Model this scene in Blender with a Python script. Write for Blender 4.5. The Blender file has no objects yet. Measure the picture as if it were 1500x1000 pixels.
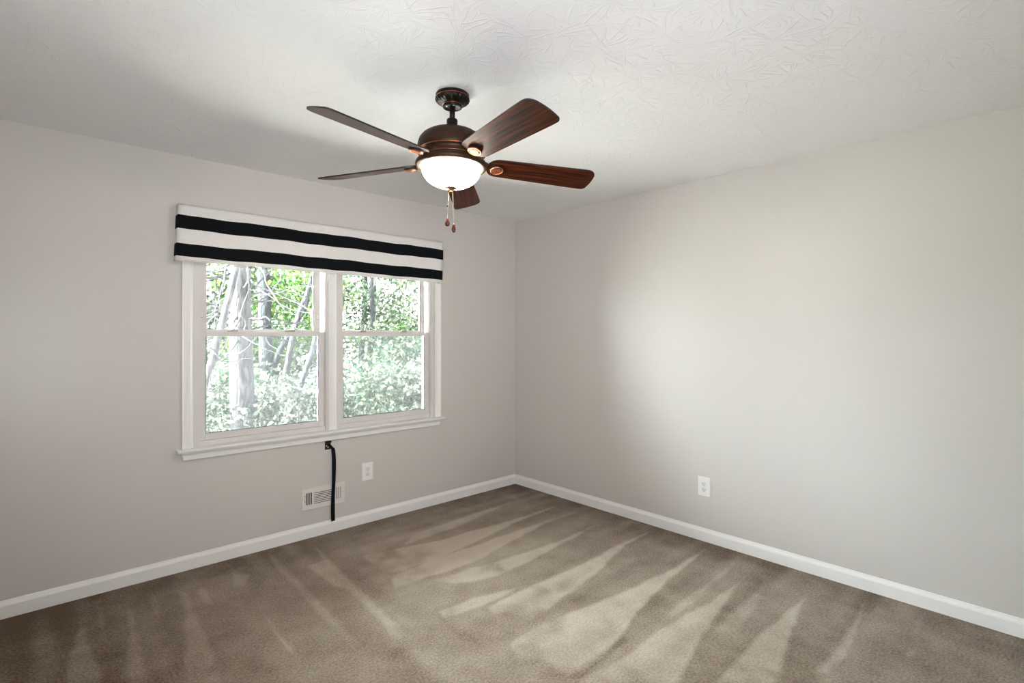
import bpy, bmesh, math, random
from mathutils import Vector, Matrix
import numpy as np

scene = bpy.context.scene
R = math.radians

# ------------------------------------------------------------------ camera
cam_data = bpy.data.cameras.new('camera')
cam = bpy.data.objects.new('camera', cam_data)
scene.collection.objects.link(cam)
cam.location = (-3.3518, -3.5785, 1.3881)
cam.rotation_euler = (R(90), 0, R(47.234 - 90))
cam_data.sensor_width = 36
cam_data.lens = 768.17 / 1500 * 36
cam_data.shift_y = -0.00671
cam_data.clip_start = 0.02
cam_data.clip_end = 400
scene.camera = cam

# ------------------------------------------------------------------ view
scene.view_settings.view_transform = 'Standard'
scene.view_settings.look = 'None'
scene.view_settings.gamma = 1
scene.view_settings.use_curve_mapping = False
scene.view_settings.exposure = 1.40
scene.cycles.use_denoising = True
scene.cycles.max_bounces = 10
scene.cycles.diffuse_bounces = 6
scene.cycles.transparent_max_bounces = 24
scene.cycles.sample_clamp_indirect = 8
scene.cycles.caustics_reflective = False
scene.cycles.caustics_refractive = False

# ------------------------------------------------------------------ sky and sun
SKY = 26.0
SUN = 14.0
LAMP = 25.0
world = bpy.data.worlds.new('sky')
scene.world = world
world.use_nodes = True
wn = world.node_tree
bg = wn.nodes['Background']
tc = wn.nodes.new('ShaderNodeTexCoord')
sep = wn.nodes.new('ShaderNodeSeparateXYZ')
ramp = wn.nodes.new('ShaderNodeValToRGB')
ramp.color_ramp.elements[0].position = 0.45
ramp.color_ramp.elements[0].color = (0.30, 0.33, 0.28, 1)
ramp.color_ramp.elements[1].position = 0.56
ramp.color_ramp.elements[1].color = (0.85, 0.92, 1.0, 1)
mr = wn.nodes.new('ShaderNodeMapRange')
mr.inputs['From Min'].default_value = -1
wn.links.new(tc.outputs['Generated'], sep.inputs[0])
wn.links.new(sep.outputs['Z'], mr.inputs['Value'])
wn.links.new(mr.outputs[0], ramp.inputs[0])
wn.links.new(ramp.outputs[0], bg.inputs['Color'])
bg.inputs['Strength'].default_value = SKY
# extra bright lobe added to the sky to light the right wall
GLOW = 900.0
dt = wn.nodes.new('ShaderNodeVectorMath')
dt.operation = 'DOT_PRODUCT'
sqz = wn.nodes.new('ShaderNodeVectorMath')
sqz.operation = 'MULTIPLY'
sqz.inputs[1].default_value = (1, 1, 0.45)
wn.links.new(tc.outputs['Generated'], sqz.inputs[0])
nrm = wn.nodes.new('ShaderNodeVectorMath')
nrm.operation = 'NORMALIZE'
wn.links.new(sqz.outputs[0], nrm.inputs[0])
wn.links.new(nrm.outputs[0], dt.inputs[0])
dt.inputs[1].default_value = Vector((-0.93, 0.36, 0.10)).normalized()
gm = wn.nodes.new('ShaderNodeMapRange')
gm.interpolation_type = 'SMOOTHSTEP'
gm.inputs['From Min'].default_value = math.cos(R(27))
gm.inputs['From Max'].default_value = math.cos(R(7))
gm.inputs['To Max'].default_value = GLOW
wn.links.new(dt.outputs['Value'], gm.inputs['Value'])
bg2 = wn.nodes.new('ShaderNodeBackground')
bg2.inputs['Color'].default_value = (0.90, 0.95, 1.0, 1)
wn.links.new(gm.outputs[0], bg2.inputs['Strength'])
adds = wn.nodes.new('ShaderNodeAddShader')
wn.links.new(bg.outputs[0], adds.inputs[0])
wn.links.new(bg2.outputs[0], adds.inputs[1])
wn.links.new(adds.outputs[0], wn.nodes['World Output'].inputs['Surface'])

sun_data = bpy.data.lights.new('sun', 'SUN')
sun_data.energy = SUN
sun_data.angle = R(1.0)
sun_data.color = (1.0, 0.95, 0.86)
sun = bpy.data.objects.new('sun', sun_data)
scene.collection.objects.link(sun)
sun.location = (6, -8, 12)
sun.rotation_euler = Vector((-0.42, 0.55, -0.80)).to_track_quat('-Z', 'Y').to_euler()


def area_light(name, loc, direction, sx, sy, power, color):
    d = bpy.data.lights.new(name, 'AREA')
    d.shape = 'RECTANGLE'
    d.size = sx
    d.size_y = sy
    d.energy = power
    d.color = color
    o = bpy.data.objects.new(name, d)
    scene.collection.objects.link(o)
    o.location = loc
    o.rotation_euler = Vector(direction).to_track_quat('-Z', 'Z').to_euler()
    return o



# added fill lamps in front of the closed walls beside and behind the viewer
fill_lamp = area_light('side_fill', (-4.29, -2.6, 1.3), (1, 0.0, 0.15), 1.6, 1.1, 3, (0.95, 0.98, 1.0))
fill_lamp.data.spread = R(170)
fill_lamp = area_light('rear_fill', (-3.2, -4.49, 1.3), (0.60, 1, 0.34), 1.6, 1.1, 20, (0.93, 0.95, 1.0))
fill_lamp.data.spread = R(100)

# ------------------------------------------------------------------ helpers


class MB:
    """Collects shapes in a bmesh and links them as one mesh object."""

    def __init__(self):
        self.bm = bmesh.new()
        self.mi = 0

    def _set(self, faces, smooth=False):
        for f in faces:
            f.material_index = self.mi
            f.smooth = smooth

    def box(self, x0, x1, y0, y1, z0, z1, m=None, bevel=0.0):
        pts = [(x0, y0, z0), (x1, y0, z0), (x1, y1, z0), (x0, y1, z0), (x0, y0, z1), (x1, y0, z1), (x1, y1, z1), (x0, y1, z1)]
        vs = [self.bm.verts.new(Vector(p)) for p in pts]
        fs = [self.bm.faces.new([vs[i] for i in q]) for q in ((3, 2, 1, 0), (4, 5, 6, 7), (0, 1, 5, 4), (1, 2, 6, 5), (2, 3, 7, 6), (3, 0, 4, 7))]
        self._set(fs)
        if bevel:
            es = list({e for f in fs for e in f.edges})
            r = bmesh.ops.bevel(self.bm, geom=es, offset=bevel, segments=2, affect='EDGES', profile=0.5)
            for f in r['faces']:
                f.material_index = self.mi
            vs = list({v for f in r['faces'] for v in f.verts} | {v for v in vs if v.is_valid})
        if m is not None:
            bmesh.ops.transform(self.bm, matrix=m, verts=vs)
        return self

    def prism(self, prof, a, b, axis, m=None):
        """profile (two coordinates) extruded from a to b along axis 0, 1 or 2"""
        def P(u, v, t):
            return [(t, u, v), (u, t, v), (u, v, t)][axis]
        A = [self.bm.verts.new(P(u, v, a)) for u, v in prof]
        B = [self.bm.verts.new(P(u, v, b)) for u, v in prof]
        n = len(prof)
        fs = [self.bm.faces.new((A[i], A[(i + 1) % n], B[(i + 1) % n], B[i])) for i in range(n)]
        fs.append(self.bm.faces.new(A))
        fs.append(self.bm.faces.new(B[::-1]))
        self._set(fs)
        if m is not None:
            bmesh.ops.transform(self.bm, matrix=m, verts=A + B)
        return self

    def lathe(self, prof, n=48, m=None, closed=False):
        rings = []
        for r, z in prof:
            if r < 1e-6:
                rings.append([self.bm.verts.new((0, 0, z))])
            else:
                rings.append([self.bm.verts.new((r * math.cos(2 * math.pi * k / n), r * math.sin(2 * math.pi * k / n), z)) for k in range(n)])
        fs = []
        pairs = list(zip(rings[:-1], rings[1:]))
        if closed:
            pairs.append((rings[-1], rings[0]))
        for A, B in pairs:
            for k in range(n):
                k2 = (k + 1) % n
                if len(A) == 1 and len(B) == 1:
                    continue
                if len(A) == 1:
                    fs.append(self.bm.faces.new((A[0], B[k2], B[k])))
                elif len(B) == 1:
                    fs.append(self.bm.faces.new((A[k], A[k2], B[0])))
                else:
                    fs.append(self.bm.faces.new((A[k], A[k2], B[k2], B[k])))
        self._set(fs, True)
        if m is not None:
            bmesh.ops.transform(self.bm, matrix=m, verts=[v for r in rings for v in r])
        return self

    def tube(self, pts, rad, n=10, m=None):
        pts = [Vector(p) for p in pts]
        rads = rad if isinstance(rad, (list, tuple)) else [rad] * len(pts)
        rings = []
        ref = None
        for i, p in enumerate(pts):
            t = (pts[min(i + 1, len(pts) - 1)] - pts[max(i - 1, 0)]).normalized()
            if ref is None:
                ref = Vector((0, 0, 1)) if abs(t.z) < 0.9 else Vector((1, 0, 0))
            u = t.cross(ref).normalized()
            v = t.cross(u).normalized()
            ref = -v if False else ref
            rings.append([self.bm.verts.new(p + rads[i] * (math.cos(2 * math.pi * k / n) * u + math.sin(2 * math.pi * k / n) * v)) for k in range(n)])
        fs = []
        for A, B in zip(rings[:-1], rings[1:]):
            for k in range(n):
                fs.append(self.bm.faces.new((A[k], A[(k + 1) % n], B[(k + 1) % n], B[k])))
        self._set(fs, True)
        caps = [self.bm.faces.new(rings[0][::-1]), self.bm.faces.new(rings[-1])]
        self._set(caps)
        if m is not None:
            bmesh.ops.transform(self.bm, matrix=m, verts=[v for r in rings for v in r])
        return self

    def build(self, name, mats, parent=None, matrix=None):
        bmesh.ops.recalc_face_normals(self.bm, faces=self.bm.faces)
        me = bpy.data.meshes.new(name)
        self.bm.to_mesh(me)
        self.bm.free()
        for mt in (mats if isinstance(mats, (list, tuple)) else [mats]):
            me.materials.append(mt)
        o = bpy.data.objects.new(name, me)
        scene.collection.objects.link(o)
        if parent is not None:
            o.parent = parent
        if matrix is not None:
            o.matrix_local = matrix
        return o


def tag(o, label=None, cat=None, group=None, kind=None):
    if label:
        o['label'] = label
    if cat:
        o['category'] = cat
    if group:
        o['group'] = group
    if kind:
        o['kind'] = kind
    return o


def structure(o, label, cat):
    return tag(o, label, cat, kind='structure')


def empty(name, loc=(0, 0, 0), rz=0.0):
    o = bpy.data.objects.new(name, None)
    o.empty_display_size = 0.1
    scene.collection.objects.link(o)
    o.location = loc
    o.rotation_euler = (0, 0, rz)
    return o


def copy_tree(o, parent=None):
    c = o.copy()
    scene.collection.objects.link(c)
    if parent is not None:
        c.parent = parent
    for ch in list(o.children):
        copy_tree(ch, c)
    return c


# ------------------------------------------------------------------ materials
def new_mat(name):
    m = bpy.data.materials.new(name)
    m.use_nodes = True
    nt = m.node_tree
    return m, nt, nt.nodes['Principled BSDF']


def lin(r, g, b):
    f = lambda c: c / 12.92 if c <= 0.04045 else ((c + 0.055) / 1.055) ** 2.4
    return (f(r / 255), f(g / 255), f(b / 255), 1)


def simple(name, col, rough=0.5, metal=0.0, spec=0.5, noise=0.0, nscale=30, bump=0.0, bscale=200):
    m, nt, b = new_mat(name)
    b.inputs['Base Color'].default_value = (*col[:3], 1)
    b.inputs['Roughness'].default_value = rough
    b.inputs['Metallic'].default_value = metal
    b.inputs['Specular IOR Level'].default_value = spec
    t = nt.nodes.new('ShaderNodeTexCoord')
    if noise:
        n = nt.nodes.new('ShaderNodeTexNoise')
        n.inputs['Scale'].default_value = nscale
        n.inputs['Detail'].default_value = 3
        nt.links.new(t.outputs['Object'], n.inputs['Vector'])
        mx = nt.nodes.new('ShaderNodeMix')
        mx.data_type = 'RGBA'
        mx.inputs[6].default_value = (*[c * (1 - noise) for c in col[:3]], 1)
        mx.inputs[7].default_value = (*[min(1, c * (1 + noise)) for c in col[:3]], 1)
        nt.links.new(n.outputs[0], mx.inputs[0])
        nt.links.new(mx.outputs[2], b.inputs['Base Color'])
    if bump:
        n2 = nt.nodes.new('ShaderNodeTexNoise')
        n2.inputs['Scale'].default_value = bscale
        n2.inputs['Detail'].default_value = 2
        nt.links.new(t.outputs['Object'], n2.inputs['Vector'])
        bp = nt.nodes.new('ShaderNodeBump')
        bp.inputs['Strength'].default_value = bump
        bp.inputs['Distance'].default_value = 0.002
        nt.links.new(n2.outputs[0], bp.inputs['Height'])
        nt.links.new(bp.outputs[0], b.inputs['Normal'])
    return m


WALL = simple('wall_paint', (0.60, 0.572, 0.54), 0.36, spec=0.45, noise=0.012, nscale=2.5, bump=0.05, bscale=260)
TRIM = simple('white_trim_paint', (0.83, 0.82, 0.80), 0.3, spec=0.5, noise=0.01)
VINYL = simple('white_vinyl', (0.68, 0.655, 0.63), 0.35, noise=0.01)
PLASTIC = simple('white_plastic', (0.82, 0.81, 0.79), 0.3, noise=0.01)
PLASTIC_SHADE = simple('white_plastic_receptacle', (0.74, 0.73, 0.71), 0.3, noise=0.01)
REGISTER = simple('white_enamel', (0.72, 0.69, 0.66), 0.4, noise=0.01)
SLOT = simple('dark_slot', (0.02, 0.018, 0.016), 0.7, noise=0.05)
LATCH = simple('tan_latch_metal', (0.45, 0.38, 0.32), 0.4, noise=0.05)
BLACK_METAL = simple('black_metal', (0.006, 0.006, 0.006), 0.5, noise=0.1)
STRAP = simple('black_webbing', (0.004, 0.004, 0.005), 0.8, spec=0.2, noise=0.2, nscale=300, bump=0.3, bscale=900)
SCREW = simple('pale_screw', (0.6, 0.59, 0.56), 0.4, noise=0.02)
BRONZE = simple('dark_bronze', (0.038, 0.019, 0.008), 0.45, metal=0.4, spec=0.3, noise=0.25, nscale=40)
BRONZE_DARK = simple('blackened_bronze', (0.008, 0.005, 0.004), 0.42, metal=0.1, spec=0.25, noise=0.3, nscale=60)
COPPER = simple('rubbed_copper_edge', (0.42, 0.13, 0.045), 0.35, metal=0.8, noise=0.2, nscale=80)
AMBER = simple('amber_bead', (0.05, 0.010, 0.004), 0.10, metal=0.1, noise=0.3, nscale=90)
CHAIN = simple('brass_chain', (0.30, 0.25, 0.18), 0.4, metal=0.6, noise=0.1)
GASKET = simple('dark_gasket', (0.05, 0.055, 0.065), 0.6, noise=0.1)


def ceiling_material():
    m, nt, b = new_mat('stomped_plaster')
    b.inputs['Base Color'].default_value = (0.84, 0.84, 0.835, 1)
    b.inputs['Roughness'].default_value = 0.75
    L = nt.links.new
    N = nt.nodes.new
    t = N('ShaderNodeTexCoord')

    def stomp(scale, offs):
        mp = N('ShaderNodeMapping')
        mp.inputs['Location'].default_value = offs
        L(t.outputs['Object'], mp.inputs[0])
        nz = N('ShaderNodeTexNoise')
        nz.inputs['Scale'].default_value = 5
        L(mp.outputs[0], nz.inputs['Vector'])
        ad = N('ShaderNodeVectorMath')
        ad.operation = 'MULTIPLY_ADD'
        L(nz.outputs['Color'], ad.inputs[0])
        ad.inputs[1].default_value = (0.10, 0.10, 0)
        L(mp.outputs[0], ad.inputs[2])
        v = N('ShaderNodeTexVoronoi')
        v.voronoi_dimensions = '2D'
        v.inputs['Scale'].default_value = scale
        L(ad.outputs[0], v.inputs['Vector'])
        sb = N('ShaderNodeVectorMath')
        sb.operation = 'SUBTRACT'
        L(ad.outputs[0], sb.inputs[0])
        L(v.outputs['Position'], sb.inputs[1])
        s = N('ShaderNodeSeparateXYZ')
        L(sb.outputs[0], s.inputs[0])
        at = N('ShaderNodeMath')
        at.operation = 'ARCTAN2'
        L(s.outputs['Y'], at.inputs[0])
        L(s.outputs['X'], at.inputs[1])
        ln = N('ShaderNodeVectorMath')
        ln.operation = 'LENGTH'
        L(sb.outputs[0], ln.inputs[0])
        cb = N('ShaderNodeCombineXYZ')
        ma = N('ShaderNodeMath')
        ma.operation = 'MULTIPLY'
        ma.inputs[1].default_value = 7.0
        L(at.outputs[0], ma.inputs[0])
        mb = N('ShaderNodeMath')
        mb.operation = 'MULTIPLY'
        mb.inputs[1].default_value = 12.0
        L(ln.outputs['Value'], mb.inputs[0])
        L(ma.outputs[0], cb.inputs['X'])
        L(mb.outputs[0], cb.inputs['Y'])
        sc = N('ShaderNodeSeparateColor')
        L(v.outputs['Color'], sc.inputs[0])
        mc = N('ShaderNodeMath')
        mc.operation = 'MULTIPLY'
        mc.inputs[1].default_value = 40
        L(sc.outputs[0], mc.inputs[0])
        L(mc.outputs[0], cb.inputs['Z'])
        st = N('ShaderNodeTexNoise')
        st.inputs['Scale'].default_value = 1.0
        st.inputs['Detail'].default_value = 2
        L(cb.outputs[0], st.inputs['Vector'])
        rp = N('ShaderNodeMapRange')
        rp.inputs['From Min'].default_value = 0.58
        rp.inputs['From Max'].default_value = 0.68
        L(st.outputs[0], rp.inputs['Value'])
        return rp.outputs[0]

    a = stomp(5.5, (0, 0, 0))
    c = stomp(7.5, (3.3, 1.7, 0))
    mx = N('ShaderNodeMath')
    mx.operation = 'MAXIMUM'
    L(a, mx.inputs[0])
    L(c, mx.inputs[1])
    pn = N('ShaderNodeTexNoise')
    pn.inputs['Scale'].default_value = 1.6
    L(t.outputs['Object'], pn.inputs['Vector'])
    pr = N('ShaderNodeMapRange')
    pr.inputs['From Min'].default_value = 0.35
    pr.inputs['From Max'].default_value = 0.65
    pr.inputs['To Min'].default_value = 0.55
    L(pn.outputs[0], pr.inputs['Value'])
    mu = N('ShaderNodeMath')
    mu.operation = 'MULTIPLY'
    L(mx.outputs[0], mu.inputs[0])
    L(pr.outputs[0], mu.inputs[1])
    bp = N('ShaderNodeBump')
    bp.inputs['Strength'].default_value = 0.42
    bp.inputs['Distance'].default_value = 0.005
    L(mu.outputs[0], bp.inputs['Height'])
    L(bp.outputs[0], b.inputs['Normal'])
    return m


def carpet_material():
    m, nt, b = new_mat('cut_pile_carpet')
    N = nt.nodes.new
    L = nt.links.new
    t = N('ShaderNodeTexCoord')
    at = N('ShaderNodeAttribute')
    at.attribute_name = 'nap_and_light'
    n1 = N('ShaderNodeTexNoise')
    n1.inputs['Scale'].default_value = 95
    n1.inputs['Detail'].default_value = 3
    n1.inputs['Roughness'].default_value = 0.7
    L(t.outputs['Object'], n1.inputs['Vector'])
    n2 = N('ShaderNodeTexNoise')
    n2.inputs['Scale'].default_value = 3.2
    n2.inputs['Detail'].default_value = 5
    n2.inputs['Roughness'].default_value = 0.6
    n2.inputs['Distortion'].default_value = 1.2
    L(t.outputs['Object'], n2.inputs['Vector'])
    # pile tone, painted light included: nap + broad mottling + grain
    a1 = N('ShaderNodeMath')
    a1.operation = 'MULTIPLY_ADD'
    a1.inputs[1].default_value = 0.5
    a1.inputs[2].default_value = -0.25
    L(n2.outputs[0], a1.inputs[0])
    a2 = N('ShaderNodeMath')
    a2.operation = 'ADD'
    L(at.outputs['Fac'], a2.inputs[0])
    L(a1.outputs[0], a2.inputs[1])
    a3 = N('ShaderNodeMath')
    a3.operation = 'MULTIPLY_ADD'
    a3.inputs[1].default_value = 2.2
    L(n1.outputs[0], a3.inputs[0])
    sb = N('ShaderNodeMath')
    sb.operation = 'SUBTRACT'
    L(a2.outputs[0], sb.inputs[0])
    sb.inputs[1].default_value = 1.1
    L(sb.outputs[0], a3.inputs[2])
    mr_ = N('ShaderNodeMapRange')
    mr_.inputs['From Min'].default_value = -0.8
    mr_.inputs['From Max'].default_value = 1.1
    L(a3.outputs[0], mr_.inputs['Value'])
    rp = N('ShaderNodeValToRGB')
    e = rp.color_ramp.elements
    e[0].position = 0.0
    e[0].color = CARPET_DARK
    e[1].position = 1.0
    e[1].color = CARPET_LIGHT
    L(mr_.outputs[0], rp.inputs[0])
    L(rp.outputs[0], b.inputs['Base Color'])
    b.inputs['Roughness'].default_value = 0.95
    b.inputs['Specular IOR Level'].default_value = 0.1
    b.inputs['Sheen Weight'].default_value = 0.15
    bp = N('ShaderNodeBump')
    bp.inputs['Strength'].default_value = 0.6
    bp.inputs['Distance'].default_value = 0.006
    L(n1.outputs[0], bp.inputs['Height'])
    L(bp.outputs[0], b.inputs['Normal'])
    return m


CARPET_DARK = (0.085, 0.048, 0.020, 1)
CARPET_LIGHT = (0.47, 0.405, 0.325, 1)


def wood_material():
    m, nt, b = new_mat('mahogany_blade')
    N = nt.nodes.new
    L = nt.links.new
    t = N('ShaderNodeTexCoord')
    mp = N('ShaderNodeMapping')
    mp.inputs['Scale'].default_value = (3, 60, 3)
    L(t.outputs['Object'], mp.inputs[0])
    n = N('ShaderNodeTexNoise')
    n.inputs['Scale'].default_value = 1.5
    n.inputs['Detail'].default_value = 5
    L(mp.outputs[0], n.inputs['Vector'])
    rp = N('ShaderNodeValToRGB')
    e = rp.color_ramp.elements
    e[0].position = 0.35
    e[0].color = (0.008, 0.0022, 0.0012, 1)
    e[1].position = 0.68
    e[1].color = (0.078, 0.017, 0.005, 1)
    L(n.outputs[0], rp.inputs[0])
    L(rp.outputs[0], b.inputs['Base Color'])
    b.inputs['Roughness'].default_value = 0.45
    b.inputs['Specular IOR Level'].default_value = 0.06
    return m


def glass_material():
    m = bpy.data.materials.new('clear_glass')
    m.use_nodes = True
    nt = m.node_tree
    nt.nodes.clear()
    N = nt.nodes.new
    out = N('ShaderNodeOutputMaterial')
    mix = N('ShaderNodeMixShader')
    tr = N('ShaderNodeBsdfTransparent')
    tr.inputs[0].default_value = (0.95, 0.97, 0.96, 1)
    gl = N('ShaderNodeBsdfGlossy')
    gl.inputs['Roughness'].default_value = 0.02
    fr = N('ShaderNodeFresnel')
    fr.inputs[0].default_value = 1.45
    nt.links.new(fr.outputs[0], mix.inputs[0])
    nt.links.new(tr.outputs[0], mix.inputs[1])
    nt.links.new(gl.outputs[0], mix.inputs[2])
    nt.links.new(mix.outputs[0], out.inputs[0])
    return m


def screen_material():
    m = bpy.data.materials.new('insect_mesh')
    m.use_nodes = True
    nt = m.node_tree
    nt.nodes.clear()
    N = nt.nodes.new
    out = N('ShaderNodeOutputMaterial')
    mix = N('ShaderNodeMixShader')
    mix.inputs[0].default_value = 0.2
    tr = N('ShaderNodeBsdfTransparent')
    add = N('ShaderNodeAddShader')
    df = N('ShaderNodeBsdfDiffuse')
    df.inputs[0].default_value = (0.01, 0.01, 0.01, 1)
    tl = N('ShaderNodeBsdfTranslucent')
    tl.inputs[0].default_value = (0.006, 0.006, 0.006, 1)
    nt.links.new(df.outputs[0], add.inputs[0])
    nt.links.new(tl.outputs[0], add.inputs[1])
    nt.links.new(tr.outputs[0], mix.inputs[1])
    nt.links.new(add.outputs[0], mix.inputs[2])
    nt.links.new(mix.outputs[0], out.inputs[0])
    return m


def bowl_material():
    m, nt, b = new_mat('lit_frosted_glass')
    b.inputs['Base Color'].default_value = (0.9, 0.86, 0.78, 1)
    b.inputs['Roughness'].default_value = 0.3
    b.inputs['Emission Color'].default_value = (1.0, 0.89, 0.75, 1)
    b.inputs['Emission Strength'].default_value = LAMP
    return m


def fabric(name, col, transl, through=None):
    m = bpy.data.materials.new(name)
    m.use_nodes = True
    nt = m.node_tree
    b = nt.nodes['Principled BSDF']
    out = nt.nodes['Material Output']
    N = nt.nodes.new
    t = N('ShaderNodeTexCoord')
    n = N('ShaderNodeTexNoise')
    n.inputs['Scale'].default_value = 120
    n.inputs['Detail'].default_value = 4
    nt.links.new(t.outputs['Object'], n.inputs['Vector'])
    mx = N('ShaderNodeMix')
    mx.data_type = 'RGBA'
    mx.inputs[6].default_value = (*[c * 0.88 for c in col], 1)
    mx.inputs[7].default_value = (*[min(1, c * 1.1) for c in col], 1)
    nt.links.new(n.outputs[0], mx.inputs[0])
    nt.links.new(mx.outputs[2], b.inputs['Base Color'])
    b.inputs['Roughness'].default_value = 0.9
    b.inputs['Specular IOR Level'].default_value = 0.15
    tl = N('ShaderNodeBsdfTranslucent')
    if through:
        tl.inputs[0].default_value = (*through, 1)
    else:
        nt.links.new(mx.outputs[2], tl.inputs[0])
    ms = N('ShaderNodeMixShader')
    ms.inputs[0].default_value = transl
    nt.links.new(b.outputs[0], ms.inputs[1])
    nt.links.new(tl.outputs[0], ms.inputs[2])
    nt.links.new(ms.outputs[0], out.inputs[0])
    return m


def leaf_material(name, c0, c1, c2, transl=0.4):
    m = bpy.data.materials.new(name)
    m.use_nodes = True
    nt = m.node_tree
    b = nt.nodes['Principled BSDF']
    out = nt.nodes['Material Output']
    N = nt.nodes.new
    g = N('ShaderNodeNewGeometry')
    rp = N('ShaderNodeValToRGB')
    e = rp.color_ramp.elements
    e[0].color = (*c0, 1)
    e[1].color = (*c2, 1)
    k = e.new(0.55)
    k.color = (*c1, 1)
    nt.links.new(g.outputs['Random Per Island'], rp.inputs[0])
    nt.links.new(rp.outputs[0], b.inputs['Base Color'])
    b.inputs['Roughness'].default_value = 0.6
    b.inputs['Specular IOR Level'].default_value = 0.12
    tl = N('ShaderNodeBsdfTranslucent')
    nt.links.new(rp.outputs[0], tl.inputs[0])
    ms = N('ShaderNodeMixShader')
    ms.inputs[0].default_value = transl
    nt.links.new(b.outputs[0], ms.inputs[1])
    nt.links.new(tl.outputs[0], ms.inputs[2])
    nt.links.new(ms.outputs[0], out.inputs[0])
    return m


def bark_material(name, c0, c1, vscale=4):
    m, nt, b = new_mat(name)
    N = nt.nodes.new
    t = N('ShaderNodeTexCoord')
    mp = N('ShaderNodeMapping')
    mp.inputs['Scale'].default_value = (16, 16, vscale)
    nt.links.new(t.outputs['Object'], mp.inputs[0])
    n = N('ShaderNodeTexNoise')
    n.inputs['Scale'].default_value = 2
    n.inputs['Detail'].default_value = 6
    n.inputs['Distortion'].default_value = 0.6
    nt.links.new(mp.outputs[0], n.inputs['Vector'])
    rp = N('ShaderNodeValToRGB')
    e = rp.color_ramp.elements
    e[0].position = 0.42
    e[0].color = (*c0, 1)
    e[1].position = 0.56
    e[1].color = (*c1, 1)
    nt.links.new(n.outputs[0], rp.inputs[0])
    nt.links.new(rp.outputs[0], b.inputs['Base Color'])
    b.inputs['Roughness'].default_value = 0.9
    b.inputs['Specular IOR Level'].default_value = 0.1
    bp = N('ShaderNodeBump')
    bp.inputs['Strength'].default_value = 0.8
    bp.inputs['Distance'].default_value = 0.03
    nt.links.new(n.outputs[0], bp.inputs['Height'])
    nt.links.new(bp.outputs[0], b.inputs['Normal'])
    return m


CEILING = ceiling_material()
CARPET = carpet_material()
WOOD = wood_material()
GLASS = glass_material()
SCREEN = screen_material()
BOWL = bowl_material()
WHITE_CLOTH = fabric('cream_cloth', (0.82, 0.80, 0.775), 0.12)
BLACK_CLOTH = fabric('black_cloth', (0.008, 0.009, 0.011), 0.3, (0.022, 0.026, 0.030))

# ------------------------------------------------------------------ room shell
H = 2.44
XL, YR, T = -4.35, -4.55, 0.108          # far ends of the room, wall thickness
# wall with the twin window (left of the picture), opening OX0..OX1, OZ0..OZ1
OX0, OX1, OZ0, OZ1 = -2.626, -0.905, 0.700, 1.965


def wall_with_opening(name, a0, a1, o0, o1, z0, z1, t0, t1, axis, label):
    b = MB()

    def bx(p, q, r, s):
        if axis == 0:
            b.box(p, q, t0, t1, r, s)
        else:
            b.box(t0, t1, p, q, r, s)
    bx(a0, o0, 0, H)
    bx(o1, a1, 0, H)
    bx(o0, o1, 0, z0)
    bx(o0, o1, z1, H)
    bmesh.ops.remove_doubles(b.bm, verts=b.bm.verts, dist=1e-5)
    return structure(b.build(name, WALL), label, 'wall')


wall_with_opening('wall_left', XL, 0, OX0, OX1, OZ0, OZ1, 0, T, 0, 'warm grey painted wall with the twin window')
structure(MB().box(0, T, YR, T, 0, H).build('wall_right', WALL), 'plain warm grey painted wall on the right', 'wall')
structure(MB().box(XL, 0, YR - T, YR, 0, H).build('wall_rear', WALL), 'warm grey wall behind the viewer', 'wall')
structure(MB().box(XL - T, XL, YR - T, T, 0, H).build('wall_side', WALL), 'warm grey wall on the near left side', 'wall')
structure(MB().box(XL - T, T, YR - T, T, H, H + 0.12).build('ceiling', CEILING), 'white stomped plaster ceiling', 'ceiling')

# added frames and slats behind the fill lamps, no openings in the walls
def added_window(name, m, label):
    b = MB()
    for q in ((-0.87, -0.80, -0.62, 0.62), (0.80, 0.87, -0.62, 0.62), (-0.80, 0.80, -0.62, -0.55), (-0.80, 0.80, 0.55, 0.62)):
        b.box(q[0], q[1], -0.02, 0, q[2], q[3])
    w = structure(b.build(name, TRIM, None, m), label, 'window')
    b = MB()
    for k in range(24):
        b.box(-0.80, 0.80, -0.010, 0.010, -0.001, 0.001, Matrix.Translation((0, -0.011, -0.525 + k * 0.0455)) @ Matrix.Rotation(R(40), 4, 'X'))
    b.build('added_slats', TRIM, w)


added_window('added_window_side', Matrix.Translation((XL, -2.6, 1.3)) @ Matrix.Rotation(R(90), 4, 'Z'), 'white window frame with blinds, added around a fill lamp beside the viewer')
added_window('added_window_rear', Matrix.Translation((-3.2, YR, 1.3)) @ Matrix.Rotation(R(180), 4, 'Z'), 'white window frame with blinds, added around a fill lamp behind the viewer')

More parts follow.
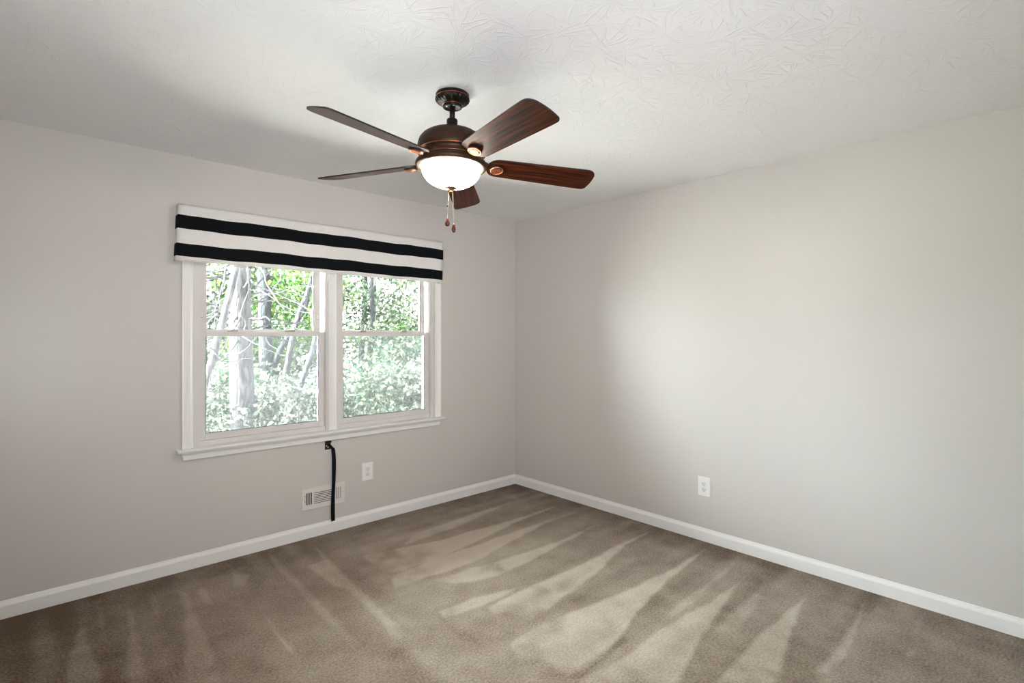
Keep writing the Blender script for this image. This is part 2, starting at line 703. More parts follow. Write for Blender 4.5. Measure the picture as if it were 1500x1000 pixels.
# carpet with the marks of the vacuum cleaner in its pile
TRACKS = [
    (0.90, [(-0.12, -0.70), (-0.82, -0.68), (-1.30, -0.64), (-1.80, -0.53), (-1.84, -0.84), (-1.73, -0.89), (-1.46, -0.87), (-1.05, -0.82), (-0.60, -0.75)]),
    (0.90, [(-0.20, -0.90), (-0.75, -0.86), (-1.21, -0.88), (-1.53, -0.86), (-1.83, -0.89), (-1.88, -1.04), (-1.66, -1.05), (-1.39, -1.07), (-1.04, -1.02), (-0.54, -0.91)]),
    (0.80, [(-0.28, -1.18), (-0.65, -1.21), (-0.92, -1.18), (-1.32, -1.14), (-1.67, -1.10), (-1.60, -1.23), (-1.37, -1.31), (-1.14, -1.31), (-0.69, -1.24)]),
    (0.80, [(-1.32, -1.49), (-1.62, -1.40), (-1.84, -1.39), (-1.87, -1.49), (-1.64, -1.52), (-1.44, -1.51)]),
    (0.50, [(-0.21, -0.36), (-0.91, -0.40), (-1.36, -0.43), (-1.54, -0.56), (-1.34, -0.55), (-1.08, -0.53), (-0.60, -0.43)]),
    (-0.50, [(-0.26, -0.35), (-0.92, -0.51), (-1.32, -0.57), (-1.53, -0.59), (-1.30, -0.64), (-0.82, -0.54)]),
    (0.90, [(-0.06, -1.52), (-0.48, -1.51), (-0.87, -1.53), (-1.18, -1.52), (-1.44, -1.51), (-1.64, -1.53), (-1.69, -1.68), (-1.60, -1.76), (-1.45, -1.77), (-1.19, -1.73), (-0.80, -1.64), (-0.45, -1.55)]),
    (0.90, [(-0.12, -1.94), (-0.48, -1.94), (-0.75, -1.91), (-0.98, -1.91), (-1.28, -1.86), (-1.51, -1.83), (-1.76, -1.84), (-1.85, -2.00), (-1.71, -2.19), (-1.53, -2.18), (-1.34, -2.15), (-1.17, -2.10), (-0.89, -2.04), (-0.50, -1.99)]),
    (0.75, [(-0.12, -2.25), (-0.42, -2.28), (-0.73, -2.27), (-0.97, -2.24), (-1.21, -2.23), (-1.46, -2.25), (-1.70, -2.22), (-1.88, -2.27), (-1.58, -2.55), (-1.44, -2.50), (-1.28, -2.46), (-1.06, -2.41), (-0.73, -2.35), (-0.46, -2.30)]),
    (0.40, [(-0.18, -2.15), (-0.73, -2.16), (-1.07, -2.19), (-1.22, -2.21), (-1.19, -2.23), (-0.96, -2.23), (-0.72, -2.22), (-0.35, -2.19)]),
    (0.40, [(-0.17, -2.37), (-0.45, -2.39), (-0.78, -2.39), (-1.02, -2.41), (-0.92, -2.50), (-0.63, -2.46), (-0.32, -2.40)]),
    (0.80, [(-0.21, -2.58), (-0.41, -2.59), (-0.70, -2.58), (-0.96, -2.58), (-1.10, -2.58), (-1.34, -2.59), (-1.48, -2.64), (-1.31, -2.79), (-1.16, -2.76), (-0.90, -2.71), (-0.74, -2.67), (-0.50, -2.63)]),
    (0.60, [(-0.10, -2.82), (-0.31, -2.83), (-0.54, -2.84), (-0.76, -2.85), (-0.97, -2.84), (-0.94, -2.88), (-0.75, -2.90), (-0.61, -2.89), (-0.36, -2.86)]),
    (0.80, [(-0.55, -3.06), (-0.59, -3.08), (-0.53, -3.10), (-0.42, -3.09)]),
    (0.40, [(-0.11, -3.04), (-0.42, -3.06), (-0.39, -3.08), (-0.13, -3.05)]),
    (0.45, [(-0.14, -3.25), (-0.39, -3.26), (-0.60, -3.27), (-0.58, -3.29), (-0.34, -3.28)]),
    (0.30, [(-0.12, -2.89), (-0.27, -2.88), (-0.28, -2.90)]),
    (-0.60, [(-0.06, -3.11), (-0.24, -3.07), (-0.40, -3.05), (-0.58, -3.05), (-0.43, -3.07), (-0.27, -3.09)]),
    (-0.50, [(-0.09, -3.35), (-0.27, -3.34), (-0.44, -3.35), (-0.43, -3.35), (-0.27, -3.35)]),
    (-0.60, [(-0.12, -1.94), (-0.50, -1.99), (-0.89, -2.04), (-1.17, -2.10), (-1.34, -2.15), (-1.32, -2.17), (-1.16, -2.11), (-0.88, -2.06), (-0.50, -2.01)]),
    (-0.60, [(-0.46, -2.30), (-0.73, -2.35), (-1.06, -2.41), (-1.28, -2.46), (-1.44, -2.50), (-1.42, -2.52), (-1.26, -2.48), (-1.04, -2.43), (-0.71, -2.36)]),
    (0.45, [(-2.22, -0.06), (-2.28, -0.34), (-2.27, -0.59), (-2.29, -0.97), (-2.29, -1.22), (-2.31, -1.55), (-2.25, -1.56), (-2.25, -1.39), (-2.24, -1.02), (-2.23, -0.72), (-2.21, -0.27)]),
    (0.80, [(-2.46, -0.03), (-2.48, -0.24), (-2.48, -0.43), (-2.49, -0.78), (-2.51, -1.08), (-2.51, -1.31), (-2.49, -1.33), (-2.49, -1.09), (-2.48, -0.82), (-2.47, -0.47), (-2.46, -0.34)]),
    (0.50, [(-2.48, -0.24), (-2.39, -0.32), (-2.45, -0.43), (-2.52, -0.45)]),
    (0.55, [(-1.96, -0.06), (-2.02, -0.41), (-2.12, -0.43), (-2.11, -0.77), (-2.07, -0.90), (-2.11, -1.36), (-2.11, -1.64), (-2.06, -1.60), (-2.04, -1.25), (-2.01, -0.84), (-1.99, -0.54), (-1.96, -0.28)]),
    (-0.50, [(-1.88, -0.07), (-1.80, -0.14), (-1.83, -0.51), (-1.88, -0.96), (-1.88, -1.40), (-1.93, -1.44), (-1.97, -1.22), (-2.00, -0.82), (-1.97, -0.46)]),
    (0.45, [(-3.15, -0.24), (-3.19, -0.42), (-3.23, -0.65), (-3.24, -0.84), (-3.24, -1.01), (-3.13, -1.12), (-3.13, -0.94), (-3.13, -0.72), (-3.15, -0.46)]),
    (0.40, [(-3.08, -0.10), (-3.09, -0.34), (-3.11, -0.57), (-3.08, -0.59), (-3.08, -0.36)]),
    (0.45, [(-2.97, -0.26), (-3.00, -0.53), (-3.04, -0.80), (-3.07, -1.10), (-2.99, -1.18), (-2.98, -0.81), (-2.97, -0.48)]),
    (0.35, [(-2.86, -0.14), (-2.88, -0.31), (-2.89, -0.57), (-2.87, -0.59), (-2.86, -0.37)]),
    (0.45, [(-2.75, -0.27), (-2.77, -0.51), (-2.82, -0.77), (-2.91, -1.24), (-2.78, -1.37), (-2.74, -0.84), (-2.72, -0.32)]),
    (0.40, [(-2.65, -0.08), (-2.67, -0.44), (-2.68, -0.54), (-2.64, -0.55), (-2.65, -0.30)]),
    (-0.40, [(-1.34, -2.15), (-1.63, -2.16), (-1.74, -2.18), (-1.71, -2.21), (-1.57, -2.21), (-1.34, -2.19)]),
    (-0.18, [(-1.80, -1.29), (-1.89, -1.48), (-1.90, -1.69), (-1.85, -1.80), (-1.84, -1.61), (-1.85, -1.49), (-1.83, -1.38)]),
]



def seg_dist(px, py, poly):
    """signed distance to a polygon, positive inside"""
    d = np.full(px.shape, 1e9)
    inside = np.zeros(px.shape, bool)
    n = len(poly)
    for i in range(n):
        x0, y0 = poly[i]
        x1, y1 = poly[(i + 1) % n]
        dx, dy = x1 - x0, y1 - y0
        t_ = np.clip(((px - x0) * dx + (py - y0) * dy) / (dx * dx + dy * dy + 1e-12), 0, 1)
        d = np.minimum(d, np.hypot(px - x0 - t_ * dx, py - y0 - t_ * dy))
        cond = ((y0 > py) != (y1 > py)) & (px < (x1 - x0) * (py - y0) / (y1 - y0 + 1e-12) + x0)
        inside ^= cond
    return np.where(inside, d, -d)


def make_floor():
    st = 0.0125
    nx = int(round((0 - XL) / st)) + 1
    ny = int(round((0 - YR) / st)) + 1
    xs = np.linspace(XL, 0, nx)
    ys = np.linspace(YR, 0, ny)
    gx, gy = np.meshgrid(xs, ys)
    rng = np.random.default_rng(4)

    def vnoise(sc):
        h, w = int(4.6 / sc) + 3, int(4.4 / sc) + 3
        g = rng.random((h, w))
        u = (gx - XL) / sc
        v = (gy - YR) / sc
        i, j = np.floor(v).astype(int), np.floor(u).astype(int)
        fu, fv = u - j, v - i
        fu, fv = fu * fu * (3 - 2 * fu), fv * fv * (3 - 2 * fv)
        return g[i, j] * (1 - fu) * (1 - fv) + g[i, j + 1] * fu * (1 - fv) + g[i + 1, j] * (1 - fu) * fv + g[i + 1, j + 1] * fu * fv

    def anoise(sx, sy):
        h, w = int(4.6 / sy) + 3, int(4.4 / sx) + 3
        g = rng.random((h, w))
        u = (gx - XL) / sx
        v = (gy - YR) / sy
        i, j = np.floor(v).astype(int), np.floor(u).astype(int)
        fu, fv = u - j, v - i
        fu, fv = fu * fu * (3 - 2 * fu), fv * fv * (3 - 2 * fv)
        return g[i, j] * (1 - fu) * (1 - fv) + g[i, j + 1] * fu * (1 - fv) + g[i + 1, j] * (1 - fu) * fv + g[i + 1, j + 1] * fu * fv
    sm = lambda e0, e1, x: (lambda t: t * t * (3 - 2 * t))(np.clip((x - e0) / (e1 - e0), 0, 1))
    wob = (vnoise(0.06) - 0.5) * 0.014 + (vnoise(0.22) - 0.5) * 0.02
    nap_and_light = np.zeros_like(gx)
    right = sm(-2.0, -1.8, gx)
    fray = 0.5 * (vnoise(0.18) - 0.5) + 0.25 * (vnoise(0.06) - 0.5)
    for w, poly in TRACKS:
        sd = seg_dist(gx, gy, poly) + wob
        k = sm(-0.008, 0.022, sd)
        # brighter along the sharp side of a stroke, softer inside
        k = k * (0.72 + 0.28 * np.exp(-np.maximum(sd, 0) / 0.09))
        if w > 0:
            # each stroke frays out towards the end where the cleaner head was pulled back
            ax_, ay_ = poly[0]
            reach = max(math.hypot(x_ - ax_, y_ - ay_) for x_, y_ in poly)
            tt_ = np.hypot(gx - ax_, gy - ay_) / reach + fray
            nap_and_light = np.maximum(nap_and_light, w * k * (1 - 0.9 * sm(0.72, 1.12, tt_)))
        else:
            nap_and_light = nap_and_light + w * k
    # streaks along the strokes; then painted light, paler in the middle, darker by the walls
    streak = right * (anoise(1.1, 0.075) - 0.5) + (1 - right) * (anoise(0.075, 0.9) - 0.5)
    nap_and_light += 0.42 * streak + 0.30 * (vnoise(0.13) - 0.5) + 0.22 * (vnoise(0.05) - 0.5)
    mid_light = np.exp(-((gx + 1.35) / 0.85) ** 2 - ((gy + 0.95) / 0.8) ** 2)
    nap_and_light += 0.45 * mid_light - 0.14
    nap_and_light -= 0.35 * (1 - sm(0.0, 0.35, -gx)) + 0.35 * (1 - sm(0.0, 0.45, -gy)) + 0.45 * sm(-2.5, -3.4, gx)  # shade painted into the pile towards both walls and the left end
    verts = np.stack([gx.ravel(), gy.ravel(), np.zeros(gx.size)], 1)
    idx = np.arange(nx * ny).reshape(ny, nx)
    faces = np.stack([idx[:-1, :-1].ravel(), idx[:-1, 1:].ravel(), idx[1:, 1:].ravel(), idx[1:, :-1].ravel()], 1)
    me = bpy.data.meshes.new('floor')
    me.from_pydata(verts.tolist(), [], faces.tolist())
    a = me.attributes.new('nap_and_light', 'FLOAT', 'POINT')
    a.data.foreach_set('value', nap_and_light.ravel().astype(np.float32))
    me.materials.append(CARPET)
    o = bpy.data.objects.new('floor', me)
    scene.collection.objects.link(o)
    structure(o, 'tan cut pile carpet with vacuum tracks', 'floor')


make_floor()

# baseboards
BB = [(0, 0), (-0.013, 0), (-0.013, 0.062), (-0.010, 0.070), (-0.006, 0.078), (-0.004, 0.086), (0, 0.086)]
structure(MB().prism(BB, XL, 0, 0).build('baseboard_left', TRIM), 'white baseboard under the twin window', 'baseboard')
structure(MB().prism(BB, YR, 0, 1).build('baseboard_right', TRIM), 'white baseboard along the right wall', 'baseboard')

# ------------------------------------------------------------------ twin window
def window_unit(name, x0, x1, sx0, sx1, label):
    """x0..x1 frame, sx0..sx1 sashes"""
    b = MB()
    # head, side jambs, sill of the vinyl frame
    b.box(x0, sx0 - 0.002, 0.006, 0.106, 0.7003, OZ1)
    b.box(sx1 + 0.0015, x1, 0.006, 0.106, 0.7003, OZ1)
    b.box(sx0 - 0.002, sx1 + 0.0015, 0.006, 0.106, 1.935, OZ1)
    b.prism([(0.022, 0.7003), (0.106, 0.7003), (0.106, 0.730), (0.060, 0.7458), (0.022, 0.7458)], sx0 - 0.002, sx1 + 0.0015, 0)
    # parting stops in front of and behind the lower sash track
    for xa, xb in ((sx0 - 0.002, sx0 + 0.012), (sx1 - 0.008, sx1 + 0.0015)):
        b.box(xa, xb, 0.097, 0.1005, 0.735, 1.935)
    root = structure(b.build(name, VINYL), label, 'window')
    zm = 1.405
    # lower sash
    y0, y1 = 0.034, 0.064
    b = MB()
    g0, g1, gz0, gz1 = sx0 + 0.036, sx1 - 0.038, 0.785, 1.377
    b.box(sx0, g0, y0, y1, 0.746, zm, bevel=0.002)
    b.box(g1, sx1, y0, y1, 0.746, zm, bevel=0.002)
    b.box(g0, g1, y0, y1, 0.746, gz0, bevel=0.002)
    b.box(g0, g1, y0, y1, gz1, zm, bevel=0.002)
    low = b.build('lower_sash', VINYL, root)
    b = MB()
    b.box(g0 - 0.004, g1 + 0.004, 0.046, 0.050, gz0 - 0.004, gz1 + 0.004)
    b.build('glass_pane', GLASS, low)
    b = MB()
    s = 0.0035
    b.box(g0, g0 + s, 0.040, 0.046, gz0, gz1)
    b.box(g1 - s, g1, 0.040, 0.046, gz0, gz1)
    b.box(g0, g1, 0.040, 0.046, gz0, gz0 + s)
    b.build('glazing_gasket', GASKET, low)
    for fx in (0.24, 0.70):
        cx = sx0 + (sx1 - sx0) * fx
        k = MB()
        k.box(cx - 0.030, cx + 0.030, y0 + 0.004, y1 - 0.002, zm, zm + 0.008, bevel=0.0015)
        k.box(cx - 0.014, cx + 0.034, y0 + 0.008, y1 - 0.006, zm + 0.008, zm + 0.016, bevel=0.002)
        k.build('sash_lock', LATCH, low)
    # upper sash
    y0, y1 = 0.068, 0.096
    b = MB()
    g0, g1, gz0, gz1 = sx0 + 0.048, sx1 - 0.058, 1.421, 1.900
    b.box(sx0 + 0.002, g0, y0, y1, 1.388, 1.935, bevel=0.002)
    b.box(g1, sx1 - 0.014, y0, y1, 1.388, 1.935, bevel=0.002)
    b.box(g0, g1, y0, y1, 1.388, gz0, bevel=0.002)
    b.box(g0, g1, y0, y1, gz1, 1.935, bevel=0.002)
    up = b.build('upper_sash', VINYL, root)
    b = MB()
    b.box(g0 - 0.004, g1 + 0.004, 0.080, 0.084, gz0 - 0.004, gz1 + 0.004)
    b.build('glass_pane', GLASS, up)
    b = MB()
    b.box(g1 - s, g1, 0.074, 0.080, gz0, gz1)
    b.build('glazing_gasket', GASKET, up)
    for cx in (sx0 + 0.022, sx1 - 0.034):
        k = MB()
        k.box(cx - 0.004, cx + 0.004, y0 - 0.004, y0, 1.490, 1.525, bevel=0.001)
        k.mi = 1
        k.box(cx - 0.0025, cx + 0.0025, y0 - 0.0055, y0 - 0.004, 1.492, 1.497)
        k.build('vent_stop', [PLASTIC, SLOT], up)
    # insect screen outside the lower sash
    b = MB()
    for q in ((sx0, sx0 + 0.016, 0.735, 1.42), (sx1 - 0.016, sx1, 0.735, 1.42), (sx0 + 0.016, sx1 - 0.016, 0.735, 0.752), (sx0 + 0.016, sx1 - 0.016, 1.404, 1.42)):
        b.box(q[0], q[1], 0.0975, 0.1045, q[2], q[3])
    fr = b.build('screen_frame', VINYL, root)
    MB().box(sx0 + 0.014, sx1 - 0.014, 0.1005, 0.1013, 0.75, 1.406).build('screen_mesh', SCREEN, fr)
    return root


window_unit('window_1', OX0, -1.768, -2.588, -1.814, 'left double hung window of the twin pair')
window_unit('window_2', -1.764, OX1, -1.707, -0.940, 'right double hung window of the twin pair')


def casing(a, b_, flip):
    """side casing profile in x/y: thick outer edge, stepped, rounded bead inside"""
    w = b_ - a
    p = [(0, 0.0), (0, -0.019), (0.010, -0.020), (0.016, -0.017), (0.022, -0.017), (0.034, -0.013), (0.044, -0.011), (0.050, -0.012), (0.056, -0.014), (0.0605, -0.011), (0.0605, 0.006), (0.030, 0.006), (0.030, 0.0)]
    p = [(u / 0.0605 * w, v) for u, v in p]
    return [((b_ - u) if flip else (a + u), v) for u, v in p]


def fix(p, x_in0, x_in1):
    return [(u, min(v, -0.0002)) for u, v in p]


structure(MB().prism(fix(casing(-2.686, -2.6262, False), 0, 0), 0.7165, 2.03, 2).build('trim_1', TRIM), 'white fluted window casing on the left side', 'trim')
structure(MB().prism(fix(casing(-0.9048, -0.853, True), 0, 0), 0.7165, 2.03, 2).build('trim_2', TRIM), 'white window casing on the right side', 'trim')
structure(MB().box(-2.6258, -0.9052, -0.016, -0.0002, 1.966, 2.03, bevel=0.003).build('trim_3', TRIM), 'white head casing behind the valance', 'trim')
structure(MB().prism([(-1.794, 0.0055), (-1.794, -0.004), (-1.788, -0.008), (-1.781, -0.004), (-1.760, -0.002), (-1.748, -0.004), (-1.742, -0.008), (-1.736, -0.004), (-1.736, 0.0055)], 0.7165, 1.965, 2).build('trim_4', TRIM), 'white mullion strip between the two windows', 'trim')
st_ = MB()
st_.prism([(0.020, 0.702), (0.020, 0.716), (-0.048, 0.716), (-0.054, 0.714), (-0.057, 0.709), (-0.054, 0.700), (-0.048, 0.697), (-0.0005, 0.697), (-0.0005, 0.702)], -2.620, -0.911, 0)
st_.prism([(-0.0005, 0.716), (-0.048, 0.716), (-0.054, 0.714), (-0.057, 0.709), (-0.054, 0.700), (-0.048, 0.697), (-0.0005, 0.697)], -2.715, -2.620, 0)
st_.prism([(-0.0005, 0.716), (-0.048, 0.716), (-0.054, 0.714), (-0.057, 0.709), (-0.054, 0.700), (-0.048, 0.697), (-0.0005, 0.697)], -0.911, -0.838, 0)
structure(st_.build('trim_5', TRIM), 'white window stool with rounded nose', 'window sill')
ap = MB()
ap.prism([(-0.0003, 0.6968), (-0.024, 0.6968), (-0.024, 0.690), (-0.017, 0.682), (-0.014, 0.676), (-0.017, 0.668), (-0.017, 0.650), (-0.012, 0.6455), (-0.0003, 0.6455)], -2.690, -0.853, 0)
for v in ap.bm.verts:
    k = (0.6968 - v.co.z) / 0.051 * 0.012
    v.co.x += k if v.co.x < -1.5 else -k
structure(ap.build('trim_6', TRIM), 'white moulded apron under the window stool', 'trim')

# ------------------------------------------------------------------ striped valance
def make_valance():
    x0, x1, yf = -2.712, -0.868, -0.072
    nx = 60
    rng = random.Random(3)
    ph = [rng.uniform(0, 6.28) for _ in range(6)]

    def wave(u, k):
        return 0.0022 * math.sin(7 * u + ph[k]) + 0.0014 * math.sin(17 * u + ph[k + 1])
    # rows from the top of the rod pocket to the hem: (z, y, stripe below the row)
    rows = [(2.108, -0.002, 0), (2.124, -0.020, 0), (2.137, -0.045, 0), (2.141, -0.058, 0), (2.137, -0.070, 0), (2.124, -0.076, 0), (2.108, -0.074, 0),
            (2.079, yf, 1), (2.052, yf - 0.001, 1), (2.026, yf - 0.002, 1), (1.999, yf - 0.002, 0), (1.957, yf - 0.001, 0),
            (1.915, yf, 1), (1.890, yf, 1), (1.863, yf, 1), (1.840, yf, 0), (1.814, yf + 0.001, 0)]
    b = MB()
    # plan outline: return from the wall, front panel, return to the wall
    cols = []
    for k in range(4):
        cols.append((0, k / 4))
    for k in range(nx + 1):
        cols.append((1, k / nx))
    for k in range(1, 5):
        cols.append((2, k / 4))
    grid = []
    for ri, (z, y, s) in enumerate(rows):
        line = []
        for side, t in cols:
            flare = (2.14 - z) / 0.32 * 0.013
            if side == 0:
                x, yy = x0 - flare, -0.002 + t * (y + 0.002)
            elif side == 2:
                x, yy = x1 - flare, y + t * (-0.002 - y)
            else:
                u = t
                x = x0 - flare + u * (x1 - x0)
                yy = y + (2.14 - z) / 0.32 * (0.004 * math.sin(9 * u + 0.7) + 0.0025 * math.sin(23 * u))
            tt = (x - x0) / (x1 - x0)
            zz = z + (wave(tt * 3, ri % 5) if 6 < ri else 0) - 0.010 * tt * (2.141 - z) / 0.32
            zz += 0.0012 * math.sin(31 * tt) if ri < 7 else 0
            line.append(b.bm.verts.new((x, yy, zz)))
        grid.append(line)
    for ri in range(len(rows) - 1):
        b.mi = rows[ri][2]
        fs = [b.bm.faces.new((grid[ri][k], grid[ri][k + 1], grid[ri + 1][k + 1], grid[ri + 1][k])) for k in range(len(cols) - 1)]
        b._set(fs, True)
    o = b.build('window_valance', [WHITE_CLOTH, BLACK_CLOTH])
    md = o.modifiers.new('thickness', 'SOLIDIFY')
    md.thickness = 0.002
    md.offset = 0
    tag(o, 'black and cream horizontally striped fabric valance above the twin window', 'valance')
    rod = MB()
    rod.tube([(x0 + 0.01, -0.002, 2.118), (x0 + 0.01, -0.058, 2.118), (x1 - 0.01, -0.058, 2.118), (x1 - 0.01, -0.002, 2.118)], 0.008, 10)
    rod.build('curtain_rod', SCREW, o)
    return o


make_valance()

# ------------------------------------------------------------------ wall outlets
def make_outlet(loc, rz, label):
    root = empty('wall_outlet', loc, rz)
    tag(root, label, 'electrical outlet', 'electrical outlets on the walls')
    b = MB()
    w, h = 0.0445, 0.0665
    b.prism([(-w, -h), (w, -h), (w, h), (-w, h)], -0.0005, -0.0022, 1)
    # bevelled face
    A = [(-w, -h), (w, -h), (w, h), (-w, h)]
    B = [(-w + 0.005, -h + 0.005), (w - 0.005, -h + 0.005), (w - 0.005, h - 0.005), (-w + 0.005, h - 0.005)]
    va = [b.bm.verts.new((x, -0.0022, z)) for x, z in A]
    vb = [b.bm.verts.new((x, -0.0062, z)) for x, z in B]
    fs = [b.bm.faces.new((va[i], va[(i + 1) % 4], vb[(i + 1) % 4], vb[i])) for i in range(4)] + [b.bm.faces.new(vb)]
    b._set(fs)
    b.build('cover_plate', PLASTIC, root)
    for zc in (0.0195, -0.0195):
        b = MB()
        prof = []
        for k in range(32):
            a = 2 * math.pi * k / 32
            prof.append((0.0172 * math.cos(a), zc + max(-0.0142, min(0.0142, 0.0172 * math.sin(a)))))
        b.prism(prof, -0.0062, -0.0082, 1)
        rc = b.build('receptacle', PLASTIC_SHADE, root)
        s = MB()
        s.box(-0.0075, -0.0053, -0.0086, -0.0080, zc + 0.000, zc + 0.0085)
        s.box(0.0053, 0.0073, -0.0086, -0.0080, zc + 0.001, zc + 0.0080)
        s.prism([(0.0026 * math.cos(2 * math.pi * k / 12), zc - 0.0068 + 0.0026 * math.sin(2 * math.pi * k / 12)) for k in range(12)], -0.0080, -0.0086, 1)
        s.build('prong_slots', SLOT, rc)
    b = MB()
    b.prism([(0.003 * math.cos(2 * math.pi * k / 14), 0.003 * math.sin(2 * math.pi * k / 14)) for k in range(14)], -0.0062, -0.0074, 1)
    b.build('screw', SCREW, root)
    return root


make_outlet((-1.501, 0, 0.375), 0, 'white duplex outlet to the right of the floor register, under the window')
make_outlet((0, -1.864, 0.363), R(-90), 'white duplex outlet alone on the plain right wall')

# ------------------------------------------------------------------ wall register
def make_register():
    cx, cz, w, h = -1.831, 0.2645, 0.153, 0.0735
    root = empty('wall_register', (cx, 0, cz))
    tag(root, 'white metal heating register low on the wall behind the black strap', 'air vent')
    # openings: three tall slots on the left, seven long slots, three tall slots on the right
    holes = [(-0.124 + 0.0145 * k, -0.1155 + 0.0145 * k, -0.040, 0.042) for k in range(3)]
    holes += [(-0.072, 0.072, -0.0395 + 0.0118 * k, -0.0350 + 0.0118 * k) for k in range(7)]
    holes += [(0.086 + 0.0145 * k, 0.0945 + 0.0145 * k, -0.040, 0.042) for k in range(3)]
    xs = sorted({-w + 0.006, w - 0.006, *[q[0] for q in holes], *[q[1] for q in holes]})
    zs = sorted({-h + 0.006, h - 0.006, *[q[2] for q in holes], *[q[3] for q in holes]})
    b = MB()
    yf, yb = -0.006, -0.0045
    for i in range(len(xs) - 1):
        for j in range(len(zs) - 1):
            xm, zm = (xs[i] + xs[i + 1]) / 2, (zs[j] + zs[j + 1]) / 2
            if any(q[0] < xm < q[1] and q[2] < zm < q[3] for q in holes):
                continue
            b.box(xs[i], xs[i + 1], yf, yb, zs[j], zs[j + 1])
    bmesh.ops.remove_doubles(b.bm, verts=b.bm.verts, dist=1e-5)
    for x0, x1, z0, z1 in ((-w, -w + 0.006, -h, h), (w - 0.006, w, -h, h), (-w + 0.006, w - 0.006, -h, -h + 0.006), (-w + 0.006, w - 0.006, h - 0.006, h)):
        b.box(x0, x1, -0.006, -0.0005, z0, z1, bevel=0.0015)
    b.build('face_plate', REGISTER, root)
    MB().box(-w + 0.008, w - 0.008, -0.0016, -0.0008, -h + 0.008, h - 0.008).build('duct_opening', SLOT, root)
    b = MB()
    for k in range(3):
        x = 0.086 + 0.0145 * k
        b.box(x, x + 0.0085, -0.0040, -0.0030, -0.040, 0.042)
    b.build('closed_damper', simple('grey_damper', (0.42, 0.39, 0.36), 0.6, noise=0.05), root)
    b = MB()
    b.box(-0.136, -0.132, -0.016, -0.006, -0.004, 0.014, bevel=0.001)
    b.build('damper_lever', REGISTER, root)
    for z0, z1 in ((-0.022, -0.006), (0.016, 0.026)):
        b = MB()
        b.box(-0.1355, -0.1325, -0.0064, -0.0060, z0, z1)
        b.build('lever_slot', SLOT, root)
    for x in (-0.145, 0.145):
        b = MB()
        b.prism([(x + 0.003 * math.cos(2 * math.pi * k / 12), 0.003 * math.sin(2 * math.pi * k / 12)) for k in range(12)], -0.006, -0.0072, 1)
        b.build('screw', SCREW, root)


make_register()

# ------------------------------------------------------------------ black strap on its wall bracket
br = empty('strap_bracket', (-1.803, 0, 0.613))
tag(br, 'small black metal bracket screwed to the wall just below the window apron', 'bracket')
b = MB()
b.box(-0.021, 0.021, -0.004, -0.0005, -0.030, 0.030, bevel=0.0012)
b.box(-0.021, 0.021, -0.016, -0.004, 0.018, 0.030, bevel=0.0012)
b.build('mounting_plate', BLACK_METAL, br)
for x, z in ((-0.011, -0.003), (0.010, 0.000), (0.000, -0.014)):
    k = MB()
    k.prism([(x + 0.0042 * math.cos(2 * math.pi * q / 12), z + 0.0042 * math.sin(2 * math.pi * q / 12)) for q in range(12)], -0.004, -0.0058, 1)
    k.build('screw', SCREW, br)


def make_strap():
    pts = [(-1.802, -0.010, 0.622, 0.011), (-1.794, -0.012, 0.612, 0.012), (-1.783, -0.015, 0.598, 0.012), (-1.772, -0.018, 0.586, 0.013), (-1.769, -0.019, 0.565, 0.0132)]
    for k in range(1, 15):
        t = k / 14
        pts.append((-1.769 + 0.0035 * math.sin(5.5 * t + 0.4) - 0.001 * t, -0.0195 - 0.002 * math.sin(4 * t), 0.565 - t * 0.487, 0.0132 + 0.001 * math.sin(9 * t)))
    b = MB()
    for s in (0, 1):
        pass
    rows = []
    for x, y, z, hw in pts:
        rows.append([b.bm.verts.new((x + dx * hw, y + dy, z)) for dx, dy in ((-1, 0), (1, 0), (1, 0.003), (-1, 0.003))])
    fs = []
    for A, B in zip(rows[:-1], rows[1:]):
        for k in range(4):
            fs.append(b.bm.faces.new((A[k], A[(k + 1) % 4], B[(k + 1) % 4], B[k])))
    fs.append(b.bm.faces.new(rows[0][::-1]))
    fs.append(b.bm.faces.new(rows[-1]))
    b._set(fs)
    o = b.build('hanging_strap', STRAP)
    tag(o, 'long black webbing strap hanging from the bracket in front of the register', 'strap')


make_strap()

# ------------------------------------------------------------------ ceiling fan
FX, FY = -1.9825, -1.7134
PIVOT = Vector((0, 0, -0.045))
n_ = Vector((0.0306, 0.0139, 1)).normalized()
TILT = Matrix.Translation(PIVOT) @ Vector((0, 0, 1)).rotation_difference(n_).to_matrix().to_4x4() @ Matrix.Translation(-PIVOT)
fan = empty('ceiling_fan', (FX, FY, H))
tag(fan, 'bronze five blade ceiling fan with a lit white glass bowl', 'ceiling fan')

# canopy with a scalloped, leaf-cut shoulder
b = MB()
nseg = 96
prof = [(0.0715, -0.001, 0), (0.0735, -0.004, 0), (0.0735, -0.016, 0), (0.0720, -0.019, 0), (0.0745, -0.022, 1), (0.0715, -0.028, 2), (0.0650, -0.035, 2), (0.0580, -0.040, 1), (0.0500, -0.043, 0), (0.0440, -0.045, 0), (0.0420, -0.049, 0), (0.0430, -0.053, 0), (0.0420, -0.058, 0), (0.0360, -0.060, 0), (0.0330, -0.056, 0), (0.0140, -0.054, 0)]
rings = []
for r_, z_, amp in prof:
    ring = []
    for k in range(nseg):
        a = 2 * math.pi * k / nseg
        rr = r_ + amp * 0.0016 * (1 if (k // 2) % 2 else -1)
        ring.append(b.bm.verts.new((rr * math.cos(a), rr * math.sin(a), z_)))
    rings.append(ring)
fs = []
for A, B in zip(rings[:-1], rings[1:]):
    for k in range(nseg):
        fs.append(b.bm.faces.new((A[k], A[(k + 1) % nseg], B[(k + 1) % nseg], B[k])))
fs.append(b.bm.faces.new(rings[0]))
b._set(fs, True)
canopy = b.build('canopy', BRONZE_DARK, fan)
b = MB()
